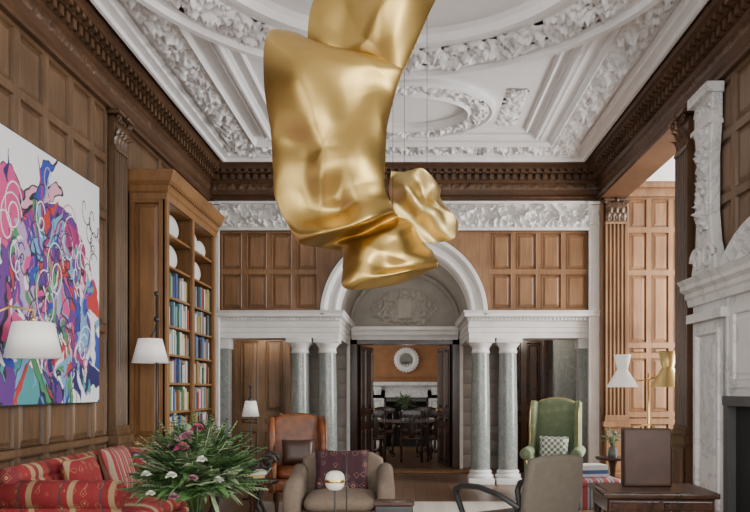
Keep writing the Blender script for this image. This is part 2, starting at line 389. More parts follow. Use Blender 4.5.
# ------------------------------------------------------------ capitals & pilasters
def leafblade(mb,M,w,h,curl,mt,n=7):
    vs=[];fs=[]
    for i in range(n+1):
        t=i/n; ww=w/2*(sin(pi*min(1,t*.8+.18))**.6)*(1 if i%2 else .8)
        y=-curl*t**3; z=h*(t-.25*t**5)
        for k,x in enumerate((-ww,-ww*.4,0,ww*.4,ww)):
            vs.append((x,y-[0,.008,.018,.008,0][k],z))
    for i in range(n):
        for k in range(4): o=i*5+k; fs.append((o,o+1,o+6,o+5))
    mb.add(vs,fs,mt,M,True)
def volute(mb,M,r,mt,sgn=1):
    pts=[]
    for i in range(26):
        a=i/25*3.4*pi; rr=r*(1-i/27); pts.append((sgn*rr*cos(a),0,rr*sin(a)))
    mb.tube(pts,[r*.22*(1-i/40) for i in range(26)],mt,M,6)
def capital(mb,M,w,h,mt,dep=.08):
    mb.box(-w*.45,w*.45,-dep*.4,.04,0,h*.85,mt,M)
    mb.box(-w*.48,w*.48,-dep*.6,.04,0,h*.06,mt,M)
    for i in range(4): leafblade(mb,M@T(-w*.36+i*w*.24,-dep*.4,h*.05),w*.26,h*.42,dep*.9,mt)
    for i in range(3): leafblade(mb,M@T(-w*.26+i*w*.26,-dep*.45,h*.12),w*.26,h*.62,dep*1.1,mt)
    for sx in(-1,1):
        volute(mb,M@T(sx*w*.40,-dep*.95,h*.76),w*.15,mt,sx)
        volute(mb,M@T(sx*w*.10,-dep*.8,h*.76),w*.09,mt,-sx)
    mb.box(-w*.6,w*.6,-dep*1.3,.04,h*.88,h*.94,mt,M); mb.box(-w*.56,w*.56,-dep*1.15,.04,h*.94,h,mt,M)
    mb.ball((0,-dep*1.3,h*.9),w*.08,mt,M)
def pilaster(name,M,w,zb,zt,mt,mtc,dep=.07,caph=.36,flutes=5):
    mb=MB()
    mb.box(-w*.62,w*.62,-dep*1.6,0,0,.12,mt,M); mb.box(-w*.56,w*.56,-dep*1.35,0,.12,zb-.08,mt,M); mb.box(-w*.64,w*.64,-dep*1.7,0,zb-.08,zb,mt,M)
    mb.cell(lambda a,z,d:M@Vector((a,-dep*1.35-.012-d*.5,z)),-w*.5,w*.5,.16,zb-.12,mt,.03)
    mb.box(-w*.56,w*.56,-dep*1.35,0,zb,zb+.05,mt,M); mb.box(-w*.53,w*.53,-dep*1.2,0,zb+.05,zb+.09,mt,M)
    n=flutes; pr=[(-w/2,0),(-w/2,dep)]
    fw=w/(n+.35)
    for i in range(n):
        x=-w/2+fw*.34+fw*i
        for k in range(7):
            t=k/6; pr.append((x+fw*.72*t,dep-.45*fw*sin(pi*t)))
    pr+=[(w/2,dep),(w/2,0)]
    vs=[];fs=[];N=len(pr)
    for z in(zb+.09,zt-caph): 
        for x,d in pr: vs.append((x,-d,z))
    for i in range(N-1): fs.append((i,i+1,N+i+1,N+i))
    mb.add(vs,fs,mt,M)
    mb.box(-w*.52,w*.52,-dep*1.15,0,zt-caph-.03,zt-caph,mt,M)
    capital(mb,M@T(0,-dep*.3,zt-caph),w*1.05,caph,mtc,dep*1.2)
    return mb.build(name)
pilaster('trim_9',T(-HX,7.04,0)@RZ(pi/2),.30,.95,4.16,W_LEFT,W_CARV)
pilaster('trim_10',T(HX,7.03,0)@RZ(-pi/2),.32,.95,4.16,W_CARV,W_DARK)
pilaster('trim_11',T(3.06,10.15,0),.30,.95,4.16,W_PANEL,W_CARV,caph=.34)
# ------------------------------------------------------------ back wall with arch
ZA=2.5; RO=1.22; RI=.97; WT=.35
b=MB(); mB=lambda a,z,d:(a,YB-d,z)
for sx in(-1,1):
    xs=sorted([sx*x for x in lin(1.25,2.72,4)])
    b.grid(mB,xs,[2.57,3.14,3.74],W_PANEL,.035)
    x0,x1=sorted((sx*1.25,sx*2.9)); b.box(x0,x1,YB+.02,YB+WT,2.5,ZC,W_PANEL)
    x0,x1=sorted((sx*2.70,sx*2.9)); b.box(x0,x1,YB-.0,YB+.04,2.5,4.2,W_PANEL)
N=40
for yy in(YB,YB+WT):
    vs=[];fs=[]
    for i in range(N+1):
        a=pi*i/N; x=cos(a);z=sin(a)
        vs.append((1.1*x,yy,ZA+1.1*z))
        k=min(1.25/abs(x) if abs(x)>1e-6 else 99,1.7/z if z>1e-6 else 99); vs.append((k*x,yy,ZA+k*z))
    for i in range(N): fs.append((2*i,2*i+1,2*i+3,2*i+2))
    b.add(vs,fs,W_PANEL)
b.box(-1.3,1.3,YB+.0,YB+WT,4.1,ZC,W_PANEL)
b.build('wall_back')
b=MB(); b.box(-2.72,2.72,YB-.03,YB+.01,3.74,4.16,STONE)
b.box(-2.72,2.72,YB-.07,YB,3.74,3.775,STONE); b.box(-2.72,2.72,YB-.08,YB,4.125,4.16,STONE)
b.ornate(lambda a,c,h:(a,YB-.036-h,c),-2.7,2.7,3.775,4.125,.15,STONE,.012,freq=11,seed=12,per=.9)
b.build('trim_4')
for sx in(-1,1):
    b=MB(); x0,x1=sorted((sx*2.71,sx*2.86)); b.box(x0,x1,YB-.06,YB+.02,0,3.9,STONE)
    capital(b,T(sx*2.785,YB-.05,3.82),.17,.33,STONE,.05); b.build('trim_%d'%(5 if sx<0 else 6))
# arch
b=MB()
ap=[(RI,.35),(RI,-.02),(RI+.03,-.05),(RI+.06,-.05),(RI+.07,-.03),(RI+.15,-.03),(RI+.16,-.06),(RI+.2,-.09),(RO,-.09),(RO+.01,-.05),(RO+.01,.02)]
b.sweep(lambda a,r,d:(r*cos(a),YB+d,ZA+r*sin(a)),lin(0,pi,60),ap,STONE)
b.extr([(-.07,0),(.07,0),(.10,.27),(-.10,.27)],.14,STONE,T(0,YB-.05,ZA+RI-.01),.01)
b.build('trim_12')
def entab(name,sx):
    b=MB(); xa,xb=(.985,2.86)
    prof=[(0,2.17),(.04,2.17),(.04,2.25),(.06,2.255),(.06,2.32),(.08,2.33),(.08,2.35),(.05,2.36),(.05,2.41),(.09,2.43),(.09,2.455),(.15,2.47),(.19,2.48),(.19,2.52),(.23,2.56),(0,2.56)]
    b.sweep(lambda a,d,z:(sx*(xa+(a)*(xb-xa)-(d*.5 if a==0 else 0)),YB+.1-d,z),[0,1],prof,STONE)
    b.sweep(lambda a,d,z:(sx*(xa-d*.5),(YB+.1-d if a==0 else 12.3),z),[0,1],prof,STONE)
    x0,x1=sorted((sx*xa,sx*xb)); b.box(x0,x1,YB+.1,YB+.55,2.17,2.56,STONE)
    x0,x1=sorted((sx*xa,sx*1.72)); b.box(x0,x1,YB+.1,12.3,2.17,2.56,STONE)
    x0,x1=sorted((sx*1.7,sx*2.9)); b.box(x0,x1,YB+.55,12.3,2.5,2.56,PLASTER)
    n=34
    for i in range(n):
        x=sx*(xa+.0+i*(xb-xa)/n); b.box(min(x,x+sx*.03),max(x,x+sx*.03),YB-.03,YB+.02,2.425,2.46,STONE)
    b.build(name)
entab('trim_7',-1); entab('trim_8',1)
def column(x,y):
    b=MB()
    b.rbox(-.19,.19,-.19,.19,0,.09,.006,STONE); 
    b.lathe([(.02,.09),(.185,.09),(.195,.115),(.185,.14),(.165,.15),(.16,.165),(.172,.18),(.165,.195),(.15,.2),(.148,.215)],STONE)
    b.lathe([(.146,.21),(.146,.7),(.142,1.2),(.134,1.7),(.128,1.96)],COLM)
    b.lathe([(.128,1.95),(.14,1.96),(.14,1.975),(.13,1.98),(.13,2.03),(.14,2.04),(.145,2.05),(.175,2.085),(.18,2.10),(.02,2.10)],STONE)
    b.rbox(-.19,.19,-.19,.19,2.10,2.17,.008,STONE); b.build('column',(x,y,0))
for x in(-1.15,-1.56,1.15,1.56): column(x,YB+.22)
for sx in(-1,1):
    b=MB(); b.box(-.1,.1,-.1,.1,.12,2.02,COLM); b.box(-.13,.13,-.13,.13,0,.12,STONE); b.box(-.12,.12,-.12,.12,2.02,2.17,STONE); b.build('trim_%d'%(14 if sx<0 else 15),(sx*2.72,YB+.25,0))
# ------------------------------------------------------------ vestibule
b=MB(); YI=12.3
for sx in(-1,1):
    x0,x1=sorted((sx*.98,sx*2.9)); b.box(x0,x1,YI,YI+.25,0,3.6,ASHLAR)
    for k in range(9):
        for j in range(2):
            w0=.99+.34*j; x0,x1=sorted((sx*(w0+.005),sx*(w0+.335))); b.rbox(x0,x1,YI-.02,YI+.01,.02+k*.25,.26+k*.25,.006,ASHLAR,seg=1)
b.box(-1,1,YI,YI+.25,2.3,3.6,ASHLAR)
b.build('wall_vestibule')
b=MB(); b.box(-3.1,-2.9,12.3,18.5,0,3.2,DINW); b.build('wall_dining_left')
b=MB(); b.box(2.92,3.1,YB+.1,18.5,0,3.2,DINW); b.build('wall_dining_right')
b=MB()
b.sweep(lambda a,r,d:(r*cos(a),d,ZA+r*sin(a)),lin(0,pi,40),[(RI+.01,YB+.3),(RI+.01,YI+.02)],ASHLAR,True)
b.sweep(lambda a,r,d:(r*cos(a),d,ZA+r*sin(a)),lin(0,pi,40),[(RI,YI-.12),(RI-.05,YI-.12),(RI-.07,YI-.08),(RI-.07,YI)],ASHLAR,False)
b.build('ceiling_vault')
b=MB()
def relief(x,z):
    q=math.hypot(x/.62,(z-.33)/.36); m=max(0,1-q**4)
    p=Vector((abs(x)*11,z*11,2)); h=max(0,1-abs(noise.noise(p))*2.4)*.8+max(0,1-abs(noise.noise(p*2))*2)*.3
    sh=1 if (abs(x)<.13 and .15<z<.5) else 0
    return (.07*h*m)*(1-sh)+.08*sh
vs=[];fs=[];n1,n2=110,60
for i in range(n1+1):
    for j in range(n2+1):
        x=-.72+1.44*i/n1; z=.03+.75*j/n2; vs.append((x,YI-.005-relief(x,z),ZA+z))
for i in range(n1):
    for j in range(n2): o=i*(n2+1)+j; fs.append((o,o+1,o+n2+2,o+n2+1))
b.add(vs,fs,ASHLAR,None,True)
b.box(-.93,.93,YI-.14,YI,2.36,2.5,STONE); b.box(-.93,.93,YI-.2,YI,2.44,2.5,STONE); b.box(-.93,.93,YI-.06,YI,2.28,2.36,STONE)
b.build('trim_13')
b=MB()
for sx in(-1,1):
    x0,x1=sorted((sx*.84,sx*.985)); b.box(x0,x1,YI-.04,YI+.27,0,2.3,W_MAHOG); x0,x1=sorted((sx*.96,sx*1.02)); b.box(x0,x1,YI-.06,YI,0,2.3,STONE)
b.box(-.985,.985,YI-.04,YI+.27,2.2,2.3,W_MAHOG); b.build('trim_16')
def doorleaf(name,hx,hy,w,ang,mt,h=2.2):
    b=MB(); b.box(0,w,-.008,.008,0.01,h,mt)
    for sd in(1,-1):
        f=lambda a,z,d:(a,sd*(.028+d),z)
        b.grid(f,[0,w/2,w],[.01,.75,1.0,h],mt,.06)
        b.ball((w-.07,sd*.05,1.02),.025,BRASS)
    b.box(-.001,w+.001,-.027,.027,h-.005,h+.001,mt)
    o=b.build(name,(hx,hy,0),ang); return o
doorleaf('door_1',-.83,YI+.3,.8,math.radians(76),W_MAHOG)
doorleaf('door_2',.83,YI+.3,.8,math.radians(104),W_MAHOG)
b=MB(); f=lambda a,z,d:(a,11.29-d,z)
b.box(-2.88,-1.85,11.32,11.4,0,2.5,W_DOOR); b.grid(f,[-2.88,-2.74],[0,2.5],W_DOOR,.02); b.grid(f,[-2.70,-2.3,-1.9],[.02,.8,1.0,2.25],W_DOOR,.06)
b.box(-2.76,-2.70,11.22,11.32,0,2.3,W_DOOR); b.box(-1.9,-1.84,11.22,11.4,0,2.3,W_DOOR); b.box(-2.76,-1.84,11.22,11.32,2.25,2.35,W_DOOR); b.ball((-1.98,11.24,1.0),.03,BRASS)
b.build('door_3')
b=MB(); f=lambda a,z,d:(a,11.88-d,z); b.box(1.7,2.35,11.92,12,0,2.5,W_MAHOG); b.grid(f,[1.7,2.02,2.35],[.02,.9,1.1,2.25],W_MAHOG,.05); b.box(2.35,2.42,11.8,12,0,2.5,W_MAHOG)
b.build('door_4')
b=MB(); b.box(2.42,2.9,11.3,11.4,0,2.5,COLM); b.box(2.4,2.9,11.25,11.3,0,.3,STONE); b.build('trim_17')
# dining room
b=MB(); b.box(-3.1,3.1,17.52,17.7,0,3.2,DINW); b.grid(lambda a,z,d:(a,17.49-d,z),[-3,-1.1,1.1,3],[1.62,3.1],DINW,.06); b.build('wall_dining')
b=MB(); b.box(-3.1,3.1,12.5,17.7,3.0,3.1,PLASTER); b.build('ceiling_dining')
area('dining_daylight',(-2.8,15.2,1.9),(0,-pi/2,0),2.2,3,75,(1,.97,.92))
area('dining_side_light',(2.8,15.2,1.9),(0,pi/2,0),2.2,3,25,(1,.97,.92))  # unseen area light at the right wall, which has no window
b=MB()
for sx in(-1,1):
    x0,x1=sorted((sx*.52,sx*.88)); b.box(x0,x1,17.1,17.48,0,1.4,STONE2); b.cell(lambda a,z,d:(a,17.085-d,z),x0+.02,x1-.02,.25,1.2,STONE2,.05); b.box(x0-.02,x1+.02,17.06,17.12,0,.2,STONE2)
    b.extr([(-.08,0),(.08,0),(.1,.2),(-.1,.2)],.1,STONE2,T(sx*.7,17.04,1.28),.01)
b.box(-.88,.88,17.1,17.48,1.2,1.5,STONE2); b.rbox(-1.0,1.0,16.96,17.48,1.5,1.6,.02,STONE2); b.box(-.52,.52,17.38,17.46,0,1.2,HEARTH); b.box(-.56,-.5,17.1,17.4,0,1.2,SLATE); b.box(.5,.56,17.1,17.4,0,1.2,SLATE); b.box(-.52,.52,17.1,17.16,1.12,1.22,SLATE)
b.build('stone_fireplace')
b=MB(); M=T(0,17.44,2.15)@RX(pi/2)
b.lathe([(.17,-.03),(.17,.03),(.2,.05),(.26,.05),(.30,.02),(.30,-.03)],CERAM,M,40); b.lathe([(.001,.01),(.17,.01)],MIRR,M,40)
for i in range(24): a=2*pi*i/24; b.ball((.295*cos(a),.295*sin(a),.02),.025,CERAM,M,5)
b.build('round_mirror')
b=MB(); b.rbox(-1.0,1.0,14.2,15.4,.71,.76,.015,W_MAHOG); 
for x in(-.5,.5):
    b.lathe([(.05,0),(.09,.1),(.06,.3),(.1,.45),(.05,.6),(.12,.71)],W_MAHOG,T(x,14.8,0),16)
    for k in range(4): a=pi/4+k*pi/2; b.tube([(x,14.8,.15),(x+.2*cos(a),14.8+.2*sin(a),.12),(x+.36*cos(a),14.8+.36*sin(a),.02)],.025,W_MAHOG)
b.build('dining_table')
def dchair(x,y,rz):
    b=MB(); b.rbox(-.23,.23,-.22,.22,.42,.49,.03,LEATHERD)
    for sx in(-1,1):
        b.tube([(sx*.2,-.2,0),(sx*.2,-.19,.42)],[.018,.026],W_MAHOG)
        b.tube([(sx*.2,.27,0),(sx*.2,.2,.42),(sx*.2,.23,.7),(sx*.21,.30,.98)],.022,W_MAHOG)
        b.tube([(sx*.21,.21,.68),(sx*.26,.0,.68),(sx*.25,-.12,.64),(sx*.22,-.14,.46)],.018,W_MAHOG)
    b.extr([(-.24,.86),(.24,.86),(.25,.98),(.1,1.02),(-.1,1.02),(-.25,.98)],.03,W_MAHOG,T(0,.28,0),.008)
    b.extr([(-.05,.48),(.05,.48),(.09,.7),(.04,.88),(-.04,.88),(-.09,.7)],.02,W_MAHOG,T(0,.235,0)@RX(-.12),.005)
    b.rbox(-.2,.2,.21,.24,.6,.64,.01,W_MAHOG); b.build('dining_chair',(x,y,0),rz)
dchair(-.62,13.85,pi+.1); dchair(.12,13.8,pi); dchair(.68,13.9,pi-.15); dchair(-.5,15.75,0); dchair(.45,15.75,0)
# ------------------------------------------------------------ foliage helper
def leafmesh(mb,p,d,l,w,mt,droop=.3):
    d=d.normalized(); side=d.cross(Vector((0,0,1)));
    if side.length<.05: side=Vector((1,0,0))
    side=(side.normalized()+Vector((random.uniform(-.4,.4),random.uniform(-.4,.4),random.uniform(-.5,.5)))).normalized()
    vs=[];fs=[];n=5
    for i in range(n+1):
        t=i/n; c=p+d*l*t+Vector((0,0,-droop*l*t*t)); ww=w*sin(pi*(t*.93+.05))**.8
        vs+= [c-side*ww,c+Vector((0,0,-.15*ww)),c+side*ww]
    for i in range(n):
        o=i*3; fs+=[(o,o+1,o+4,o+3),(o+1,o+2,o+5,o+4)]
    mb.add(vs,fs,mt,None,True)
def flower(mb,p,r,mt,n=34):
    for i in range(n):
        ph=math.acos(1-1.3*i/n); th=i*2.4; d=Vector((sin(ph)*cos(th),sin(ph)*sin(th),cos(ph)*.8))
        leafmesh(mb,p,d,r*(.6+.35*i/n),r*.34,mt,.15)
def bouquet(mb,c,R,nl,fl,base,lw=1):
    c=Vector(c)
    for i in range(nl):
        th=random.uniform(0,2*pi); ph=math.acos(random.uniform(-.15,1)); d=Vector((sin(ph)*cos(th),sin(ph)*sin(th),cos(ph)))
        q=c+d*R*random.uniform(.35,.8)
        mt=LEAF if random.random()<.6 else LEAF2
        if random.random()<.4:
            e=q+d*R*random.uniform(.3,.6); mb.tube([Vector(base),c+d*R*.3,q,e],.003,mt,None,4)
            for k in range(9):
                t=k/8; pp=q+(e-q)*t
                for s in(-1,1):
                    sd=d.cross(Vector((0,0,1)));sd=sd.normalized() if sd.length>.05 else Vector((1,0,0))
                    leafmesh(mb,pp,sd*s+d*.6,R*.25*(1.1-t*.7),R*.03*lw,mt,.2)
        else:
            leafmesh(mb,q,d+Vector((random.uniform(-.4,.4),random.uniform(-.4,.4),random.uniform(-.3,.3))),R*random.uniform(.35,.6),R*random.uniform(.04,.09)*lw,mt)
    for i in range(14):
        th=random.uniform(0,2*pi); d=Vector((cos(th)*.5,sin(th)*.5,1)); mb.tube([Vector(base),c+d*R*.3],.004,LEAF,None,4)
    for (x,y,z,r,mt) in fl: flower(mb,c+Vector((x,y,z))*R,r*R,mt)
b=MB(); b.lathe([(.001,0),(.07,0),(.1,.08),(.09,.16),(.06,.2),(.07,.22)],CERAM)
bouquet(b,(0,0,.34),.24,90,[(0,-.3,.7,.22,WHITEP)],(0,0,.1)); b.build('potted_plant',(-.02,14.6,.76))
# ------------------------------------------------------------ bookcase
BX=-2.48; b=MB()
b.box(-2.86,-2.84,7.38,9.18,.1,3.5,W_CASE)
for y in(7.36,8.24,9.14): b.box(-2.85,BX,y,y+.04,0,3.5,W_CASE)
SH=(.86,1.17,1.48,1.79,2.10,2.41,2.74,3.08,3.42)
for z in SH: b.box(-2.85,BX-.01,7.37,9.16,z-.025,z,W_CASE)
b.box(-2.85,BX+.02,7.33,9.20,0,.12,W_CASE); b.box(-2.85,BX+.03,7.32,9.20,.80,.86,W_CASE)
fB=lambda a,z,d:(BX+.012+d,a,z)
b.grid(fB,[7.35,7.8,8.26,8.72,9.18],[.12,.80],W_CASE,.05)
mS=lambda a,z,d:(a,7.335-d,z)
b.grid(mS,[-2.85,BX],[.12,.8],W_CASE,.05); b.grid(mS,[-2.85,BX],[.86,3.42],W_CASE,.05)
b.box(BX-.02,BX+.015,7.335,7.37,.1,3.45,W_CASE)
for y in(7.34,8.21,9.10): b.box(BX-.01,BX+.02,y,y+.08,.86,3.42,W_CASE)
cp=[(0,3.40),(.02,3.40),(.03,3.46),(.05,3.48),(.05,3.54),(.09,3.58),(.13,3.68),(0,3.68)]
b.sweep(lambda a,d,z:(BX+d,(7.35-d if a==0 else 9.2+d*.3),z),[0,1],cp,W_CASE)
b.sweep(lambda a,d,z:((-2.85 if a==0 else BX+d),7.35-d,z),[0,1],cp,W_CASE)
b.box(-2.85,BX,7.35,9.2,3.44,3.68,W_CASE)
for i in range(30): y=7.30+i*.065; b.box(BX+.05,BX+.075,y,y+.035,3.545,3.575,W_CASE)
b.build('bookcase')
b=MB()
for z in SH[:6]:
    for y0,y1 in((7.42,8.2),(8.3,9.08)):
        y=y0
        while y<y1-.05:
            t=random.uniform(.02,.05); h=random.uniform(.20,.275); d=random.uniform(.18,.25)
            if random.random()<.03: y+=random.uniform(.02,.06); continue
            mt=random.choice(BOOKM); b.box(BX-.03-d,BX-.02+random.uniform(-.02,.01),y,y+t-.002,z+.001,z+h,mt); y+=t
b.build('books')
b=MB()
for (y,z,r) in((7.8,SH[6],.14),(8.7,SH[6],.13),(8.55,SH[7],.14),(7.85,SH[7],.14),(8.95,SH[7],.11)):
    b.lathe([(.001,.0),(r*.6,.0),(r*.68,.01),(r,.03),(r,.034),(r*.66,.018),(.001,.008)],CERAM,T(BX-.14,y,z+r)@RZ(-.3)@RY(pi/2-.12),26)
    b.box(BX-.22,BX-.08,y-.04,y+.04,z+.001,z+.012,W_MAHOG)
b.build('display_plates')
# ------------------------------------------------------------ painting
PY0,PY1,PZ0,PZ1=4.3,6.54,1.29,3.29
def paint():
    rnd=random.Random(33)
    P=dict(pk=(.55,.06,.21),mg=(.30,.02,.14),pu=(.11,.03,.22),bl=(.02,.05,.36),lb=(.15,.34,.54),rd=(.46,.03,.03),og=(.55,.16,.03),gn=(.05,.24,.09),ye=(.62,.5,.12),bk=(.015,.015,.03),wh=(.72,.72,.75),lp=(.42,.28,.50),nv=(.015,.015,.11),tq=(.06,.28,.31),sp=(.64,.32,.40))
    shapes=[(6.0,1.62,.75,.34,.05,'bl'),(5.3,1.50,.5,.24,.1,'tq'),(5.45,2.5,.40,.42,.3,'mg'),(5.3,2.2,.30,.55,.3,'pk'),(5.8,2.75,.30,.20,-.4,'pu'),(6.0,2.35,.22,.5,.25,'lb'),(5.85,2.0,.4,.30,.2,'pu'),(5.2,1.85,.3,.25,.5,'lp'),(5.0,2.7,.35,.3,.1,'pk'),(6.08,2.6,.13,.26,.5,'mg'),(5.5,2.95,.28,.10,.4,'sp'),(6.32,1.9,.12,.4,0,'bl'),(4.7,2.0,.4,.6,.2,'pu'),(5.6,1.72,.28,.18,.2,'wh'),(6.25,1.5,.28,.18,.2,'nv')]
    keys=['pk','mg','pu','bl','lb','rd','sp','wh','bk','wh','lp','gn','pu','tq','pk','lb','pu','nv','gn','mg','bl','pk','rd']
    for i in range(260):
        y=rnd.gauss(5.65,.50); z=rnd.gauss(2.05,.45)
        if z>3.1-.9*max(0,y-5.5): continue
        r=rnd.uniform(.03,.13); k=rnd.choice(keys)
        if z<1.75: k=rnd.choice(['bl','nv','pu','wh','lb','tq','gn','bl','nv','rd','gn'])
        shapes.append((y,z,r*rnd.uniform(.2,.6),r*rnd.uniform(.9,2.6),rnd.uniform(-.9,.9),k))
    lines=[]
    for i in range(34):
        lines.append((rnd.uniform(5.1,6.5),rnd.uniform(1.4,2.9),rnd.uniform(.04,.16),rnd.choice(['bk','wh','bk','wh','pk','nv'])))
    lines+= [(6.35,2.95,.07,'bk'),(6.42,2.78,.06,'bk'),(6.3,2.85,.05,'bk'),(6.2,3.02,.06,'bk'),(6.45,2.6,.05,'bk'),(5.6,3.12,.06,'lp')]
    na,nz=470,400; vs=[];W=[];fs=[]
    for i in range(na+1):
        y=PY0+(PY1-PY0)*i/na
        for j in range(nz+1):
            z=PZ0+(PZ1-PZ0)*j/nz; vs.append((-HX+.065,y,z))
            W.append((y+.13*noise.noise(Vector((y*3.5,z*3.5,1)))+.03*noise.noise(Vector((y*12,z*12,4))),z+.13*noise.noise(Vector((y*3.5,z*3.5,9)))+.03*noise.noise(Vector((y*12,z*12,7)))))
    col=[P['wh']]*len(vs)
    for n_,(cy,cz,ry,rz,ro,k) in enumerate(shapes):
        R=max(ry,rz)*1.35+.15; i0=max(0,int((cy-R-PY0)/(PY1-PY0)*na)); i1=min(na,int((cy+R-PY0)/(PY1-PY0)*na)+1)
        j0=max(0,int((cz-R-PZ0)/(PZ1-PZ0)*nz)); j1=min(nz,int((cz+R-PZ0)/(PZ1-PZ0)*nz)+1)
        c,s=cos(ro),sin(ro); c1=P[k]; ln=P['bk'] if k not in('nv','bk') else P['wh']; oln=n_%2==0
        th=.010/min(ry,rz)
        for i in range(i0,i1+1):
            for j in range(j0,j1+1):
                o=i*(nz+1)+j; wy,wz=W[o]; dy=wy-cy; dz=wz-cz; a=(dy*c+dz*s)/ry; d=(-dy*s+dz*c)/rz
                q=math.sqrt(a*a+d*d)*(1+.25*sin(3*math.atan2(d,a)+cy*9))
                if q<1: col[o]= ln if (oln and q>1-th and min(ry,rz)>.03) else c1
    for (cy,cz,r,k) in lines:
        for t in range(260):
            a=t/260*3.6*pi; rr=r*(1-t/400); y=cy+rr*cos(a)+.0009*t*sin(cz*9); z=cz+rr*sin(a)*1.5-.0006*t
            i=int((y-PY0)/(PY1-PY0)*na); j=int((z-PZ0)/(PZ1-PZ0)*nz)
            for ii in(0,1):
                for jj in(0,1):
                    if 0<=i+ii<=na and 0<=j+jj<=nz: col[(i+ii)*(nz+1)+j+jj]=P[k]
    for i in range(na):
        for j in range(nz): o=i*(nz+1)+j; fs.append((o,o+1,o+nz+2,o+nz+1))
    me=bpy.data.meshes.new('canvas'); me.from_pydata(vs,[],fs)
    ca=me.color_attributes.new('paint','FLOAT_COLOR','POINT')
    flat=[]
    for c in col: flat+= [c[0],c[1],c[2],1]
    ca.data.foreach_set('color',flat)
    m,nt,bs=nodes('abstract_paint'); at=nt.nodes.new('ShaderNodeAttribute'); at.attribute_name='paint'; L(nt,at.outputs['Color'],bs.inputs['Base Color']); bs.inputs['Roughness'].default_value=.5
    me.materials.append(m)
    cv=bpy.data.objects.new('canvas',me); bpy.context.collection.objects.link(cv)
    f=MB(); f.box(-HX+.012,-HX+.06,PY0-.01,PY1+.01,PZ0-.01,PZ1+.01,BLACK); fo=f.build('abstract_painting')
    cv.parent=fo
paint()
# ------------------------------------------------------------ gold ribbon sculpture
def herm(p0,p1,p2,p3,t,k=.36):
    m1=(p2-p0)*k; m2=(p3-p1)*k; t2=t*t;t3=t2*t
    return p1*(2*t3-3*t2+1)+m1*(t3-2*t2+t)+p2*(-2*t3+3*t2)+m2*(t3-t2)
def surf(rows,nu,nv,creases,curl):
    def samp(lst,t,k=.5):
        n=len(lst)-1; x=t*n; i=min(int(x),n-1); f=x-i
        return herm(lst[max(i-1,0)],lst[i],lst[i+1],lst[min(i+2,n)],f,k)
    vs=[];fs=[]
    cols=len(rows[0])
    for i in range(nv+1):
        t=i/nv; row=[samp([r[k] for r in rows],t,.46) for k in range(cols)]
        for j in range(nu+1):
            s=j/nu; p=samp(row,s); X=p.x*140+350; Z=-p.z*140
            d=5*noise.noise(Vector((X*.014,Z*.011,3)))
            for (ax,az,bx,bz,A,w) in creases:
                ex,ez=bx-ax,bz-az; l2=ex*ex+ez*ez; u=max(0,min(1,((X-ax)*ex+(Z-az)*ez)/l2))
                dd=math.hypot(X-ax-u*ex,Z-az-u*ez)
                if dd<w:
                    q=1-dd/w; d+=A*sin(pi*min(1,u*.9+.08))*q*q*(3-2*q)*(.7+.3*q)
            d+=curl[0]*max(0,(.3-s)/.3)**2+curl[1]*max(0,(s-.75)/.25)**2
            vs.append(p+Vector((0,d/140,0)))
    for i in range(nv):
        for j in range(nu): o=i*(nu+1)+j; fs.append((o,o+1,o+nu+2,o+nu+1))
    return vs,fs
def V(x,y,z): return Vector((x,y,z))/140
def conv(rows): return [[V(x-350,y,-z) for x,z,y in r] for r in rows]
rowsT=conv([
 [(316,-30,30),(350,-34,14),(384,-32,-6),(414,-34,-8),(442,-30,10)],
 [(308,-12,26),(344,-8,12),(378,-6,-10),(410,-10,-12),(438,-10,4)],
 [(304,8,26),(338,14,18),(370,14,-6),(402,12,-12),(430,8,0)],
 [(304,28,28),(336,36,26),(362,42,6),(392,38,-6),(419,32,2)],
 [(312,52,30),(338,58,32),(364,64,24),(388,64,12),(404,62,10)]])
rowsA=conv([
 [(274,13,22),(296,24,20),(318,37,18),(344,47,16),(372,53,14)],
 [(266,22,6),(294,35,2),(326,45,0),(360,52,2),(399,57,8)],
 [(262,44,0),(296,57,-12),(330,65,-12),(364,66,-2),(402,64,6)],
 [(263,86,0),(297,90,-16),(333,90,-12),(367,86,2),(395,84,10)],
 [(268,124,4),(299,126,-8),(331,126,-14),(361,122,-6),(387,120,8)],
 [(270,160,6),(300,164,2),(330,162,-8),(358,156,-14),(385,156,0)],
 [(273,194,0),(302,198,8),(328,196,2),(356,188,-14),(384,184,-6)],
 [(285,220,-4),(312,218,6),(338,212,6),(362,204,-12),(388,196,0)],
 [(300,243,-10),(326,238,-20),(350,232,-22),(372,223,-18),(394,209,0)],
 [(316,240,28),(338,232,32),(358,226,34),(376,216,36),(398,204,36)],
 [(338,244,30),(354,240,14),(374,234,8),(394,224,16),(412,212,36)],
 [(341,266,10),(362,258,-2),(382,248,8),(400,236,14),(418,222,40)],
 [(346,288,-6),(370,276,-6),(390,264,12),(408,250,16),(426,234,42)],
 [(396,280,16),(408,270,8),(418,262,20),(428,252,30),(434,240,46)],
 [(439,259,40),(439,257,40),(439,254,42),(438,251,44),(437,247,48)]])
crA=[(326,152,300,44,-9,34),(326,152,380,70,8,30),(326,150,318,238,-6,22),(300,206,384,178,7,28),(270,130,322,156,6,26),(372,90,392,150,-6,20),(345,240,420,262,-5,18)]
crT=[(364,40,334,-26,8,30),(366,38,416,-26,-10,34),(310,20,350,50,-5,18)]
crC=[(424,196,392,164,-6,18),(424,196,436,164,6,16),(424,196,458,206,-5,16),(424,196,436,232,5,16)]
rowsC=conv([
 [(390,158,40),(388,180,46),(394,200,42),(412,222,50)],
 [(404,158,44),(406,180,34),(410,202,46),(426,232,46)],
 [(424,157,36),(422,180,46),(430,206,34),(442,230,54)],
 [(442,172,50),(436,190,38),(446,204,48),(457,228,44)],
 [(440,182,48),(448,192,52),(456,202,48),(463,210,54)]])
